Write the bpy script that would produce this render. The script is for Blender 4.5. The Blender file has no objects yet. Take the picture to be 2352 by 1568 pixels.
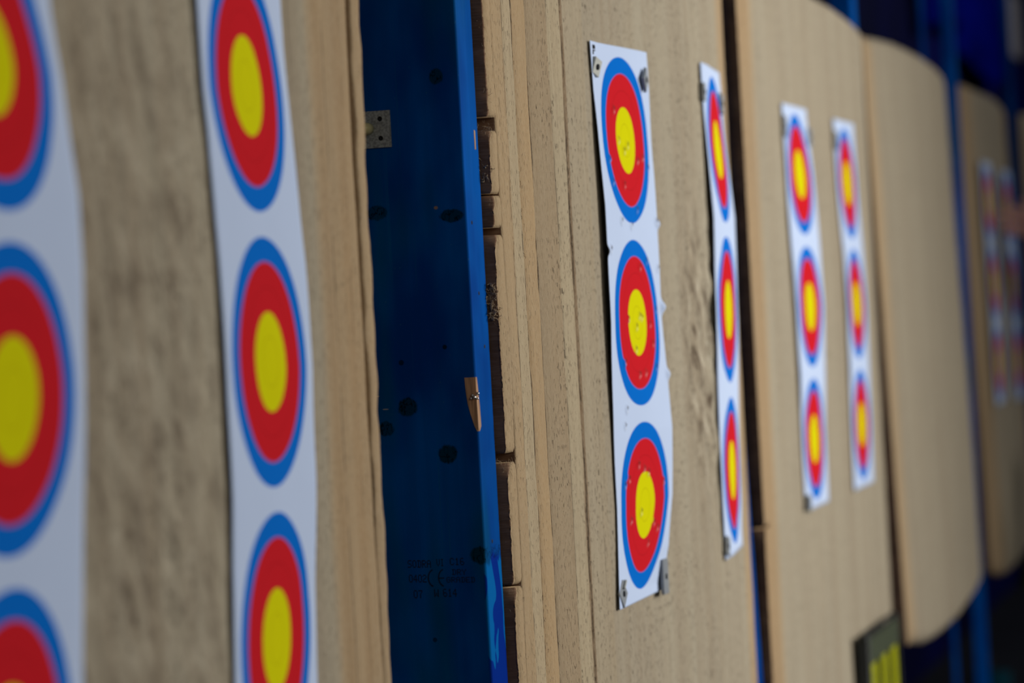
import bpy, bmesh, math, random
import numpy as np
from mathutils import Vector, Matrix, noise
random.seed(7)
C = bpy.context.scene.collection
EYE = 1.47
PI = math.pi

# ---------------------------------------------------------------- helpers
def tag(o, label=None, cat=None, group=None, kind=None):
    if label: o['label'] = label
    if cat: o['category'] = cat
    if group: o['group'] = group
    if kind: o['kind'] = kind
    return o

def link(o, parent=None):
    C.objects.link(o)
    if parent is not None: o.parent = parent
    return o

def empty(name, loc=(0, 0, 0), rot=(0, 0, 0)):
    o = bpy.data.objects.new(name, None)
    o.empty_display_size = 0.05
    o.location = loc; o.rotation_euler = rot
    return link(o)

def mesh_obj(name, verts, faces, mats, parent=None, smooth=True, mat_idx=None, loc=None):
    me = bpy.data.meshes.new(name)
    me.from_pydata([tuple(v) for v in verts], [], faces)
    for m in (mats if isinstance(mats, (list, tuple)) else [mats]): me.materials.append(m)
    if smooth: me.polygons.foreach_set('use_smooth', [True] * len(me.polygons))
    if mat_idx is not None: me.polygons.foreach_set('material_index', mat_idx)
    me.update()
    o = bpy.data.objects.new(name, me)
    if loc: o.location = loc
    return link(o, parent)

def bm_obj(name, bm, mat, parent=None, smooth=False, loc=None, rot=None):
    bmesh.ops.recalc_face_normals(bm, faces=bm.faces)
    me = bpy.data.meshes.new(name)
    bm.to_mesh(me); bm.free()
    for m in (mat if isinstance(mat, (list, tuple)) else [mat]): me.materials.append(m)
    if smooth: me.polygons.foreach_set('use_smooth', [True] * len(me.polygons))
    o = bpy.data.objects.new(name, me)
    if loc: o.location = loc
    if rot: o.rotation_euler = rot
    return link(o, parent)

def box_bm(x0, x1, y0, y1, z0, z1, bevel=0.0, seg=2, bm=None):
    bm = bm or bmesh.new()
    r = bmesh.ops.create_cube(bm, size=1, matrix=Matrix.Translation(((x0+x1)/2, (y0+y1)/2, (z0+z1)/2)) @ Matrix.Diagonal((x1-x0, y1-y0, z1-z0, 1)))
    if bevel:
        es = list({e for v in r['verts'] for e in v.link_edges})
        bmesh.ops.bevel(bm, geom=es, offset=bevel, segments=seg, affect='EDGES', profile=0.5)
    return bm

def tube_bm(pts, r, n=8, bm=None, taper=None):
    bm = bm or bmesh.new()
    pts = [Vector(p) for p in pts]; rings = []
    for i, p in enumerate(pts):
        d = (pts[min(i+1, len(pts)-1)] - pts[max(i-1, 0)]).normalized()
        a = d.orthogonal().normalized(); b = d.cross(a)
        if rings:  # keep frame
            a = (pa - d * pa.dot(d)).normalized(); b = d.cross(a)
        pa = a
        rr = r if taper is None else r * taper[i]
        rings.append([bm.verts.new(p + (a*math.cos(2*PI*k/n) + b*math.sin(2*PI*k/n)) * rr) for k in range(n)])
    for i in range(len(rings)-1):
        for k in range(n):
            bm.faces.new((rings[i][k], rings[i][(k+1) % n], rings[i+1][(k+1) % n], rings[i+1][k]))
    bm.faces.new(rings[0]); bm.faces.new(rings[-1][::-1])
    return bm

# ---------------------------------------------------------------- materials
class NT:
    def __init__(s, name, rough=0.7, spec=0.3, metal=0.0):
        s.m = bpy.data.materials.new(name); s.m.use_nodes = True
        s.t = s.m.node_tree; s.b = s.t.nodes['Principled BSDF']
        s.b.inputs['Roughness'].default_value = rough
        s.b.inputs['Specular IOR Level'].default_value = spec
        s.b.inputs['Metallic'].default_value = metal
        s.co = s.t.nodes.new('ShaderNodeTexCoord')
    def put(s, inp, v):
        if hasattr(v, 'is_linked') or isinstance(v, bpy.types.NodeSocket): s.t.links.new(v, inp)
        elif v is not None:
            if isinstance(v, (tuple, list)) and len(v) == 3 and inp.type == 'RGBA': v = (*v, 1)
            inp.default_value = v
    def math(s, op, a, b=None, c=None, clamp=False):
        n = s.t.nodes.new('ShaderNodeMath'); n.operation = op; n.use_clamp = clamp
        for i, v in enumerate((a, b, c)):
            if v is not None: s.put(n.inputs[i], v)
        return n.outputs[0]
    def mapr(s, v, a, b, c=0.0, d=1.0, smooth=True):
        n = s.t.nodes.new('ShaderNodeMapRange'); n.interpolation_type = 'SMOOTHSTEP' if smooth else 'LINEAR'
        s.put(n.inputs[0], v)
        for i, q in enumerate((a, b, c, d)): n.inputs[i+1].default_value = q
        return n.outputs[0]
    def scaled(s, vec, sc, off=(0, 0, 0)):
        n = s.t.nodes.new('ShaderNodeMapping'); s.put(n.inputs[0], vec)
        n.inputs['Scale'].default_value = sc; n.inputs['Location'].default_value = off
        return n.outputs[0]
    def noise(s, vec, scale=1.0, detail=3.0, rough=0.55, dist=0.0):
        n = s.t.nodes.new('ShaderNodeTexNoise'); s.put(n.inputs['Vector'], vec)
        n.inputs['Scale'].default_value = scale; n.inputs['Detail'].default_value = detail
        n.inputs['Roughness'].default_value = rough; n.inputs['Distortion'].default_value = dist
        return n.outputs[0]
    def mix(s, f, a, b, mode='MIX'):
        n = s.t.nodes.new('ShaderNodeMix'); n.data_type = 'RGBA'; n.blend_type = mode
        s.put(n.inputs[0], f); s.put(n.inputs[6], a); s.put(n.inputs[7], b)
        return n.outputs[2]
    def sep(s, v):
        n = s.t.nodes.new('ShaderNodeSeparateXYZ'); s.put(n.inputs[0], v); return n.outputs
    def comb(s, x, y, z):
        n = s.t.nodes.new('ShaderNodeCombineXYZ')
        for i, v in enumerate((x, y, z)): s.put(n.inputs[i], v)
        return n.outputs[0]
    def length(s, v):
        n = s.t.nodes.new('ShaderNodeVectorMath'); n.operation = 'LENGTH'; s.put(n.inputs[0], v); return n.outputs['Value']
    def sub(s, v, c):
        n = s.t.nodes.new('ShaderNodeVectorMath'); n.operation = 'SUBTRACT'; s.put(n.inputs[0], v); s.put(n.inputs[1], c); return n.outputs[0]
    def bump(s, h, dist=0.001, strength=1.0):
        n = s.t.nodes.new('ShaderNodeBump'); n.inputs['Distance'].default_value = dist
        n.inputs['Strength'].default_value = strength; s.put(n.inputs['Height'], h)
        s.t.links.new(n.outputs[0], s.b.inputs['Normal'])
    def color(s, v): s.put(s.b.inputs['Base Color'], v)

def foam_material(name, edge_l, edge_r, rough_spots=(), seed=0.0, lines=(), layers=(), tan=(0.395, 0.262, 0.138), grey=(0.352, 0.304, 0.225), fine=1.0):
    """Pressed layered fibre board; object x runs along the face, z up. edge_l/edge_r: x where the cleaner tan layers end."""
    n = NT(name, rough=0.95, spec=0.1)
    v = n.scaled(n.co.outputs['Object'], (1, 1, 1), (seed, 0, seed * .37))
    o = n.sep(n.co.outputs['Object'])
    wob = n.noise(n.scaled(v, (4, 4, 3)), 1, 2)
    x = n.math('ADD', o[0], n.math('MULTIPLY', n.math('SUBTRACT', wob, 0.5), 0.02))
    tanmask = n.math('MAXIMUM', n.mapr(x, edge_l + .03, edge_l - .03), n.mapr(x, edge_r - .02, edge_r + .02))
    streak = n.noise(n.scaled(v, (38, 38, 1.2)), 1, 4, .6)
    layer = n.noise(n.scaled(v, (13, 13, .25)), 1, 2, .6)
    cloud = n.noise(n.scaled(v, (7, 7, 3)), 1, 3, .6)
    col = n.mix(tanmask, (*grey, 1), (*tan, 1))
    col = n.mix(n.mapr(layer, .3, .7, 0, 1), n.mix(.16, col, (.20, .12, .06, 1)), n.mix(.16, col, (.55, .50, .36, 1)))
    if layers:
        wl0 = n.noise(n.scaled(v, (1, 1, 4), (2, 0, 0)), 1, 3, .6)
        xx = n.math('ADD', o[0], n.math('MULTIPLY', n.math('SUBTRACT', wl0, .5), .010))
        cr = n.t.nodes.new('ShaderNodeValToRGB'); cr.color_ramp.interpolation = 'CONSTANT'
        a0, a1 = layers[0][0], layers[-1][0]
        n.put(cr.inputs[0], n.mapr(xx, a0, a1, 0, 1, False))
        els = cr.color_ramp.elements
        while len(els) < len(layers): els.new(.5)
        for e_, (lx, lc) in zip(els, layers):
            e_.position = (lx-a0)/(a1-a0); e_.color = (*lc, 1)
        col = n.mix(n.mapr(xx, a1+.01, a1-.004), col, cr.outputs[0])
    col = n.mix(n.mapr(streak, .35, .7, 0, .20), col, (.22, .14, .07, 1))
    col = n.mix(n.mapr(cloud, .42, .7, 0, .14), col, (.25, .22, .17, 1))
    for (g, st) in lines:
        wl = n.noise(n.scaled(v, (2, 2, 5), (g*7, 0, 0)), 1, 4, .65)
        dd = n.math('ABSOLUTE', n.math('SUBTRACT', n.math('ADD', o[0], n.math('MULTIPLY', n.math('SUBTRACT', wl, .5), .016)), g))
        on = n.mapr(n.noise(n.scaled(v, (1, 1, 16), (0, 0, g*13)), 1, 3, .6), .38, .55)
        col = n.mix(n.math('MULTIPLY', n.math('MULTIPLY', n.mapr(dd, .0021, .0006), on), st), col, (.055, .032, .018, 1))
    # short dark vertical pits
    pit = n.noise(n.scaled(v, (330, 330, 125), (3, 1, 5)), 1, 1, .4)
    area = n.noise(n.scaled(v, (11, 11, 5), (9, 1, 2)), 1, 2)
    pitm = n.math('MULTIPLY', n.mapr(pit, .635, .69), n.mapr(area, .38, .6, .25, 1.0))
    pitm = n.math('MULTIPLY', pitm, n.math('SUBTRACT', 1.0, n.math('MULTIPLY', tanmask, .6)))
    col = n.mix(n.math('MULTIPLY', pitm, .75 * fine), col, (.07, .045, .028, 1))
    fib = n.noise(n.scaled(v, (620, 620, 190), (0, 0, 2)), 1, 2, .6)
    col = n.mix(n.mapr(fib, .3, .75, 0, .20), col, (.62, .52, .36, 1))
    h = n.math('SUBTRACT', n.math('MULTIPLY', fib, .5), n.math('MULTIPLY', pitm, 1.2))
    # shot-up zones
    for (cx_, cz_, rx, rz, s_) in rough_spots:
        d = n.length(n.comb(n.math('DIVIDE', n.math('SUBTRACT', o[0], cx_), rx), 0.0, n.math('DIVIDE', n.math('SUBTRACT', o[2], cz_), rz)))
        m = n.mapr(d, 1.0, .25)
        sh = n.comb(n.math('ADD', o[0], n.math('MULTIPLY', o[2], .35)), 0.0, o[2])
        mo = n.noise(n.scaled(sh, (34, 34, 19), (seed, 0, 0)), 1, 3, .65)
        col = n.mix(n.math('MULTIPLY', m, n.mapr(mo, .50, .66, 0, s_)), col, (.115, .082, .055, 1))
        col = n.mix(n.math('MULTIPLY', m, n.mapr(mo, .48, .32, 0, s_ * .7)), col, (.62, .55, .42, 1))
        h = n.math('ADD', h, n.math('MULTIPLY', n.math('MULTIPLY', m, mo), 3.0 * s_))
    n.color(col); n.bump(h, .0016, 1.0)
    return n.m

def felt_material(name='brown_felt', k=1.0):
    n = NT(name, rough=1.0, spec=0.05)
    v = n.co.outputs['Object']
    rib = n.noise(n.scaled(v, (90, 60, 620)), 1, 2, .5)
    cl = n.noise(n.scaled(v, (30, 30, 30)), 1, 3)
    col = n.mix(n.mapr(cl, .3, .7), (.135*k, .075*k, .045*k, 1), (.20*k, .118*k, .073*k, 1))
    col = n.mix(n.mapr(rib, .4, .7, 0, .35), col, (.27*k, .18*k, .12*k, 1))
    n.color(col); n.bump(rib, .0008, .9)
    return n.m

def paint_material(name, spots=(), blotch_below=None, base=(.0, .102, .45)):
    n = NT(name, rough=.6, spec=.015)
    v = n.co.outputs['Object']; o = n.sep(v)
    grain = n.noise(n.scaled(v, (60, 60, 1.6)), 1, 4, .6)
    cl = n.noise(n.scaled(v, (7, 9, 4)), 1, 3, .6)
    cl2 = n.noise(n.scaled(v, (10, 12, 3), (5, 2, 8)), 1, 2, .6)
    dark = tuple(c * k for c, k in zip(base, (.5, .42, .62)))
    col = n.mix(n.mapr(cl, .36, .64), (*base, 1), (*dark, 1))
    col = n.mix(n.mapr(cl2, .47, .68, 0, .65), col, (base[0] * 1.2, base[1] * .95, base[2] * .40, 1))
    col = n.mix(n.mapr(grain, .35, .75, 0, .30), col, tuple(c * .45 for c in base) + (1,))
    sp = n.noise(n.scaled(v, (420, 420, 300)), 1, 0)
    col = n.mix(n.mapr(sp, .84, .87, 0, .35), col, (.06, .18, .30, 1))
    sc = n.noise(n.scaled(v, (240, 240, 2.2), (3, 3, 3)), 1, 2, .5)
    col = n.mix(n.mapr(sc, .66, .74, 0, .35), col, (.004, .13, .32, 1))
    top = n.noise(n.scaled(v, (3, 5, 1.6), (4, 4, 4)), 1, 2, .5)
    col = n.mix(n.mapr(top, .42, .62, 0, .55), col, (0, base[1] * .33, base[2] * .33, 1))
    if blotch_below is not None:
        bn = n.noise(n.scaled(v, (26, 26, 12), (1, 7, 3)), 1, 2, .5, 1.2)
        m = n.math('MULTIPLY', n.mapr(n.math('ADD', o[2], n.math('MULTIPLY', bn, .04)), blotch_below + .024, blotch_below + .018), n.mapr(o[1], .004, .001))
        col = n.mix(m, col, n.mix(n.mapr(bn, .50, .515), (0, .024, .25, 1), (0, .125, .40, 1)))
    h = grain
    for (y, z, ry, rz, c, st) in spots:
        d = n.length(n.comb(0.0, n.math('DIVIDE', n.math('SUBTRACT', o[1], y), ry), n.math('DIVIDE', n.math('SUBTRACT', o[2], z), rz)))
        wn = n.noise(n.scaled(v, (160, 160, 90), (y * 9, 0, z * 5)), 1, 2, .6)
        d = n.math('ADD', d, n.math('MULTIPLY', n.math('SUBTRACT', wn, .5), .55))
        m = n.math('MULTIPLY', n.mapr(d, 1.05, .8, 0, st), n.mapr(o[0], .0016, .0008))
        col = n.mix(m, col, (*c, 1))
        if ry > .004:
            ck = n.math('MULTIPLY', n.mapr(n.math('ABSOLUTE', n.math('SUBTRACT', wn, .5)), .028, .008), n.mapr(d, 1.1, .7))
            col = n.mix(n.math('MULTIPLY', ck, .8), col, (.001, .003, .006, 1))
            h = n.math('SUBTRACT', h, n.math('MULTIPLY', ck, 1.5))
    n.color(col); n.bump(h, .0006, .7)
    return n.m

def plain(name, col, rough=.6, spec=.3, metal=0.0, var=.15, scale=40.0, bump=.0003, stretch=(1, 1, 1)):
    n = NT(name, rough, spec, metal)
    v = n.scaled(n.co.outputs['Object'], stretch)
    q = n.noise(v, scale, 3)
    n.color(n.mix(n.mapr(q, .3, .7), tuple(c * (1 - var) for c in col) + (1,), tuple(min(1, c * (1 + var)) for c in col) + (1,)))
    if bump: n.bump(q, bump, .6)
    return n.m

def target_material():
    """Printed three-spot face; UV is in metres, u from the centre line, v down from the top edge."""
    n = NT('printed_target_paper', rough=.9, spec=.04)
    uv = n.sep(n.co.outputs['UV'])
    ds = [n.length(n.comb(uv[0], n.math('SUBTRACT', uv[1], c), 0.0)) for c in (.113, .333, .553)]
    d = n.math('MINIMUM', n.math('MINIMUM', ds[0], ds[1]), ds[2])
    W = (.56, .665, .88, 1); B = (.0, .155, .63, 1); Rr = (.62, .012, .02, 1); Yl = (.70, .665, .0, 1)
    e = .0004
    col = n.mix(n.mapr(d, .1 + e, .1 - e), W, B)
    col = n.mix(n.mapr(d, .08 + e, .08 - e), col, Rr)
    pink = n.mapr(n.math('ABSOLUTE', n.math('SUBTRACT', d, .08)), .0009, .0003, 0, .45)
    col = n.mix(pink, col, (.55, .08, .30, 1))
    col = n.mix(n.mapr(d, .04 + e, .04 - e), col, Yl)
    for r in (.02, .06):
        l = n.mapr(n.math('ABSOLUTE', n.math('SUBTRACT', d, r)), .0008, .0002, 0, .45)
        col = n.mix(l, col, n.mix(1.0, col, (.55, .45, .45, 1), 'MULTIPLY'))
    at = n.t.nodes.new('ShaderNodeAttribute'); at.attribute_name = 'hole'
    s = n.sep(at.outputs['Color'])
    col = n.mix(n.math('MULTIPLY', s[1], .42), col, (.8, .8, .8, 1))
    col = n.mix(n.math('MULTIPLY', s[0], .95), col, (.06, .04, .03, 1))
    n.color(col)
    q = n.noise(n.scaled(n.co.outputs['Object'], (1, 1, 1)), 14, 3)
    n.bump(q, .0015, .5)
    # thin paper: a little light goes through
    n.b.inputs['Subsurface Weight'].default_value = 0.0
    return n.m

M_felt = felt_material()
M_felt_shaded = felt_material('brown_felt_painted_shade', .42)  # same brown felt, darkened to paint in the shade of the farther gaps
M_target = target_material()
M_paint = paint_material('blue_painted_timber')
M_fibre = plain('loose_fibre', (.44, .33, .21), .95, .1, var=.25, bump=0)
M_grey_pl = plain('grey_plastic', (.24, .26, .28), .5, .35, var=.08)
M_beige_pl = plain('pale_plastic', (.42, .43, .38), .5, .35, var=.08)
M_dark = plain('dark_hole', (.02, .022, .026), .8, .1)
M_galv = plain('galvanised_steel', (.30, .34, .35), .5, .5, .35, var=.35, scale=420)
M_steel = plain('bright_steel', (.7, .7, .68), .25, .5, .9)
M_peg = plain('cream_plastic', (.62, .56, .27), .35, .4, var=.06)
M_wood = plain('bare_wood', (.46, .27, .155), .8, .2, var=.35, scale=60, stretch=(4, 4, .35))
M_ink = plain('stamp_ink', (.0005, .016, .062), .6, .2, var=.1, bump=0)
M_black_ink = plain('black_ink', (.02, .02, .025), .6, .2, bump=0)

# ---------------------------------------------------------------- butts
def smooth01(t): t = max(0., min(1., t)); return t*t*(3-2*t)

def make_core(name, parent, org, X0, X1, z0, z1, prof, lean, grooves, res, mats, bow=(.02, .02), corner=.03, seed=0., amp=1.0, depth=.17, crush=(), rim_l=.004, rim_r=.012):
    """dense front grid with worn relief, plus sides and back. coordinates relative to org=(ox,oy,oz)."""
    ox, oy, oz = org
    nx = int((X1-X0)/res) + 1; nz = int((z1-z0)/(res*1.6)) + 1
    V = []; F = []; MI = []
    W = X1-X0
    def front(i, j):
        t = i/nx; r = j/nz; q = 2*t-1
        drop = corner * (.35*abs(q)**8 + .65*abs(q)**40)
        zt = z1 + bow[0]*(1-q*q) - drop + .004*noise.noise(Vector((t*W*9+seed, 3, 0)))
        zb = z0 - bow[1]*(1-q*q) + drop - .004*noise.noise(Vector((t*W*9+seed, 8, 0)))
        z = zb + (zt-zb)*r
        x = X0 + W*t
        y = prof(x) - lean*(z-(z0+z1)/2) * -1.0
        # rounded rim
        for dd, rr in ((x-X0, rim_l), (X1-x, rim_r), (min(z-zb, zt-z), .012)):
            if dd < rr: y += rr*(1-math.sqrt(max(0, 1-((rr-dd)/rr)**2)))
        p = Vector((x*1.0+seed, 0, z))
        y += amp*(.0016*noise.noise(Vector((p.x*22, 0, p.z*2.2))) + .0008*noise.noise(Vector((p.x*90, 1, p.z*14))) + .0014*noise.noise(Vector((p.x*3.5, 2, p.z*2.5))))
        gx = x + .0022*noise.noise(Vector((z*7, seed, 4))) + .0010*noise.noise(Vector((z*33, seed, 9)))
        for (g, gd, gw) in grooves:
            a = abs(gx-g)
            if a < gw*3: y += gd*math.exp(-(a/gw)**2) * (.6+.6*noise.noise(Vector((g*31, z*5, 2))))
        for (cx_, cz_, rx, rz, a) in crush:
            dd = ((x-cx_)/rx)**2 + ((z-cz_)/rz)**2
            if dd < 1: y += a*(1-dd)*noise.noise(Vector((x*45+z*12, 5, z*28)))
        return (x-ox, y-oy, z-oz)
    for j in range(nz+1):
        for i in range(nx+1): V.append(front(i, j))
    idx = lambda i, j: j*(nx+1)+i
    for j in range(nz):
        for i in range(nx):
            F.append((idx(i, j), idx(i+1, j), idx(i+1, j+1), idx(i, j+1))); MI.append(0)
    loop = [idx(i, 0) for i in range(nx+1)] + [idx(nx, j) for j in range(1, nz+1)] + [idx(i, nz) for i in range(nx-1, -1, -1)] + [idx(0, j) for j in range(nz-1, 0, -1)]
    prev = loop
    for s in (.03, .08, .13, depth):
        cur = []
        for k in loop:
            x, y, z = V[k]
            nn = noise.noise(Vector((x*20, s*30, z*20)))*.0015
            V.append((x + nn, s + prof(x+ox)-oy + lean*(z+oz-(z0+z1)/2), z + nn)); cur.append(len(V)-1)
        for k in range(len(loop)):
            a, b = k, (k+1) % len(loop)
            F.append((prev[a], cur[a], cur[b], prev[b])); MI.append(1)
        prev = cur
    c = len(V); V.append(((X0+X1)/2-ox, depth + prof((X0+X1)/2)-oy, (z0+z1)/2-oz))
    for k in range(len(loop)): F.append((prev[k], c, prev[(k+1) % len(loop)])); MI.append(1)
    return mesh_obj(name, V, F, mats, parent, True, MI)

def make_edge(name, parent, org, xl, xr, z0, z1, prof, lean, zmid, mats, rag=.005, lip=.006, seed=0., top_curl=.012, depth=.17, res=.003, groove=.0015):
    """one outer layer piece: front in foam, side face in brown felt, ragged front-left rim."""
    ox, oy, oz = org
    nz = max(4, int((z1-z0)/res)); V = []; F = []; MI = []
    nf, ns = 8, 9
    for j in range(nz+1):
        z = z0 + (z1-z0)*j/nz
        dt = min(z1-z, z-z0)
        e = lip*(.5+.5*noise.noise(Vector((z*14, seed, 1)))) + rag*abs(noise.noise(Vector((z*55, seed, 2)))) + .5*rag*abs(noise.noise(Vector((z*190, seed, 3))))
        if z1-z < .02: e += top_curl*(1-(z1-z)/.02)**2
        if z-z0 < .006: e += top_curl*.2*(1-(z-z0)/.006)**2
        edge_in = .002*max(0, 1-dt/.006)**2
        ln = lean*(z-zmid)
        row = []
        for i in range(nf+1):        # front from right to left
            t = i/nf; x = xr + (xl+e-xr)*t
            y = prof(x) + ln + .003*t**6 + edge_in + .0016*noise.noise(Vector((x*40, seed, z*6))) + (groove if i == 0 else 0)
            row.append((x, y, z))
        yb = prof(xl)+ln
        row.append((xl+e+.0002, yb+.0018+edge_in, z))
        row.append((xl+e*.8+.0006, yb+.0032+edge_in, z))
        for i in range(1, ns+1):     # side from front to back
            t = i/ns; yy = yb + .004 + e*.3 + (depth-.01)*t**1.6
            row.append((xl + e*.8*math.exp(-(yy-yb-.004)/.006) + .0010*noise.noise(Vector((yy*60, seed, z*40))) + edge_in, yy, z))
        V += [(a-ox, b-oy, c-oz) for a, b, c in row]
    m = nf+ns+3
    for j in range(nz):
        for i in range(m-1):
            a = j*m+i; F.append((a, a+m, a+m+1, a+1)); MI.append(0 if i < nf else 1)
        F.append((j*m+m-1, j*m+m-1+m, j*m+m, j*m)); MI.append(1)
    F.append(tuple(range(m))); MI.append(0)
    F.append(tuple(nz*m+i for i in range(m-1, -1, -1))); MI.append(0)
    return mesh_obj(name, V, F, mats, parent, True, MI)

def add_fibres(parent, org, centres, name='frayed_fibres', seed=3):
    rnd = random.Random(seed); bm = bmesh.new(); ox, oy, oz = org
    for (x, y, z, sx, sz, n, L, r) in centres:
        for _ in range(n):
            L = L*1.0
            p = Vector((x+rnd.gauss(0, sx)-ox, y+rnd.gauss(0, sx)-oy, z+rnd.uniform(-sz, sz)-oz))
            d = Vector((rnd.gauss(-.5, .5), rnd.gauss(-.35, .5), rnd.gauss(-.1, .8))).normalized()
            pts = [p]
            for k in range(5):
                d = (d + Vector((rnd.gauss(0, .45), rnd.gauss(0, .45), rnd.gauss(0, .45)))).normalized()
                pts.append(pts[-1] + d*L/5*rnd.uniform(.6, 1.3))
            tube_bm(pts, r*rnd.uniform(.5, 1.3), 4, bm)
    return bm_obj(name, bm, M_fibre, parent, True)

Z = lambda r: EYE + r
butts = []
# ---- first butt (left of the picture)
m1 = foam_material('worn_layered_foam_first', -1.2, .46, [(-.02, .02, .30, .55, .55)], 1.3, fine=.6, lines=[(.40, .5), (.455, .5), (.51, .7), (.565, .6), (.603, .6)])
org = (2.10, .832, Z(-.11))
prof1 = lambda x: .830 + (.058*(x-2.2) if x > 2.2 else 0)
b1 = empty('archery_butt', org)
tag(b1, 'tan layered foam archery butt nearest the viewer, filling the left side', 'archery butt', 'row of layered foam butts')
make_core('layered_foam_block', b1, org, 1.45, 2.703, Z(-.72), Z(.50), prof1, .0, [(2.50, .0012, .004), (2.56, .002, .003), (2.61, .0015, .003), (2.665, .002, .002)], .006, [m1, M_felt], seed=1.3, corner=.03, rim_l=.012, rim_r=.004, crush=[(2.10, Z(-.1), .15, .55, .006)])
for (a, b) in ((-.72, .495),):
    # right-hand outer layer in three lengths
    bm = box_bm(2.704-org[0], 2.731-org[0], prof1(2.69)-org[1], prof1(2.69)+.17-org[1], Z(a)-org[2], Z(b)-org[2], .004, 3)
    bmesh.ops.subdivide_edges(bm, edges=[e for e in bm.edges if abs((e.verts[0].co-e.verts[1].co).z) > .2], cuts=240)
    for v in bm.verts:
        v.co.x += .0030*noise.noise(Vector((v.co.z*6, 1, 0))) + .0012*noise.noise(Vector((v.co.z*22, 1, 0))) + .0012*noise.noise(Vector((v.co.z*60, v.co.y*50, 0)))
        v.co.y += .0018*noise.noise(Vector((v.co.z*30, v.co.x*60, 3)))
        v.co.x += .022*v.co.z
    bm_obj('edge_layer', bm, m1, b1, True)
butts.append(b1)

# ---- second butt (in focus)
def prof2(x): return float(np.interp(x, [3.0, 3.75, 3.9, 4.06, 4.12, 4.18, 4.36, 4.54], [.832, .832, .829, .8235, .823, .826, .846, .860]))
org = (3.76, .832, Z(-.11))
m2 = foam_material('worn_layered_foam_second', -.50, .64, [(.29, .03, .13, .27, 1.0)], 4.1, lines=[(x-3.76, st) for x, st in ((3.1455, .75), (3.183, .95), (3.2436, 1.0), (3.335, .7), (3.394, 1.0), (3.400, .9), (3.47, .3), (3.99, .45), (4.09, .5), (4.44, .6))],
    layers=[(x-3.76, c) for x, c in ((3.06, (.42, .295, .165)), (3.1455, (.46, .36, .225)), (3.183, (.42, .285, .15)), (3.2436, (.33, .245, .15)), (3.335, (.42, .34, .22)), (3.392, (.25, .17, .10)), (3.404, (.37, .305, .21)), (3.50, (.36, .308, .22)))])
b2 = empty('archery_butt', org)
tag(b2, 'tan layered foam archery butt in sharp focus right of the thick blue post', 'archery butt', 'row of layered foam butts')
gr = [(3.1455, .0024, .0024), (3.183, .0036, .0024), (3.2436, .0036, .0024), (3.335, .0030, .0024), (3.397, .0050, .003), (3.47, .001, .003), (3.9, .0008, .002), (3.98, .0008, .002), (4.09, .001, .002), (4.44, .002, .002)]
make_core('layered_foam_block', b2, org, 3.102, 4.487, Z(-.72), Z(.50), prof2, 0, gr, .0035, [m2, M_felt], seed=4.1, corner=.01, rim_l=.0015, crush=[(4.06, Z(-.08), .13, .26, .007)])
for k, (a, b) in enumerate(((.191, .495), (.078, .177), (-.152, .0705), (-.286, -.162), (-.72, -.2895))):
    if k == 1:
        make_edge('edge_layer', b2, org, 3.072, 3.1005, Z(.1125), Z(b), prof2, 0, 0, [m2, M_felt], seed=10+k, lip=.003, top_curl=.010)
        make_edge('edge_layer', b2, org, 3.073, 3.1005, Z(a), Z(.1105), prof2, 0, 0, [m2, M_felt], seed=20+k, lip=.004, rag=.007, top_curl=.007)
    else:
        make_edge('edge_layer', b2, org, 3.072, 3.1005, Z(a), Z(b), prof2, 0, 0, [m2, M_felt], seed=10+k, lip=.006 if k == 0 else .0025, rag=.013 if k == 0 else .0055, top_curl=.014, groove=.0)
fb = add_fibres(b2, org, [(a_, b_, c_, d_, e_, n_, L_*.62, r_*.6) for a_, b_, c_, d_, e_, n_, L_, r_ in [(3.0735, .841, Z(.004), .0018, .016, 110, .017, .0006), (3.0755, .840, Z(-.012), .0016, .012, 50, .014, .0005), (3.076, .840, Z(.135), .002, .007, 34, .016, .0007),
    (3.082, .838, Z(.215), .003, .02, 30, .010, .00028), (3.082, .838, Z(-.163), .004, .003, 26, .016, .0002), (3.082, .838, Z(.178), .004, .003, 20, .012, .0003),
    (3.080, .839, Z(-.31), .003, .03, 30, .010, .0002), (3.080, .839, Z(-.1), .003, .28, 110, .006, .00014), (3.080, .839, Z(.2), .003, .1, 60, .007, .00014), (3.080, .84, Z(-.36), .003, .04, 30, .008, .0002)]])
fb['kind'] = 'stuff'
butts.append(b2)

# ---- third
def prof3(x): return .873
org = (5.35, .877, Z(-.12))
m3 = foam_material('worn_layered_foam_third', -.55, .62, [], 7.7, fine=.5)
b3 = empty('archery_butt', org)
tag(b3, 'tan layered foam archery butt with two blurred target strips, third from the left', 'archery butt', 'row of layered foam butts')
make_core('layered_foam_block', b3, org, 4.745, 5.985, Z(-.735), Z(.494), prof3, .0, [(4.86, .002, .003), (4.93, .002, .003), (5.91, .002, .003)], .008, [m3, M_felt_shaded], seed=7.7, bow=(.015, .02), corner=.03)
for (a, b) in ((-.70, .47),):
    make_edge('edge_layer', b3, org, 4.697, 4.743, Z(-.715), Z(-.365), prof3, .0, Z(-.12), [m3, M_felt_shaded], seed=31, res=.006)
    make_edge('edge_layer', b3, org, 4.697, 4.743, Z(-.36), Z(.485), prof3, .0, Z(-.12), [m3, M_felt_shaded], seed=32, res=.006)
butts.append(b3)

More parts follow.
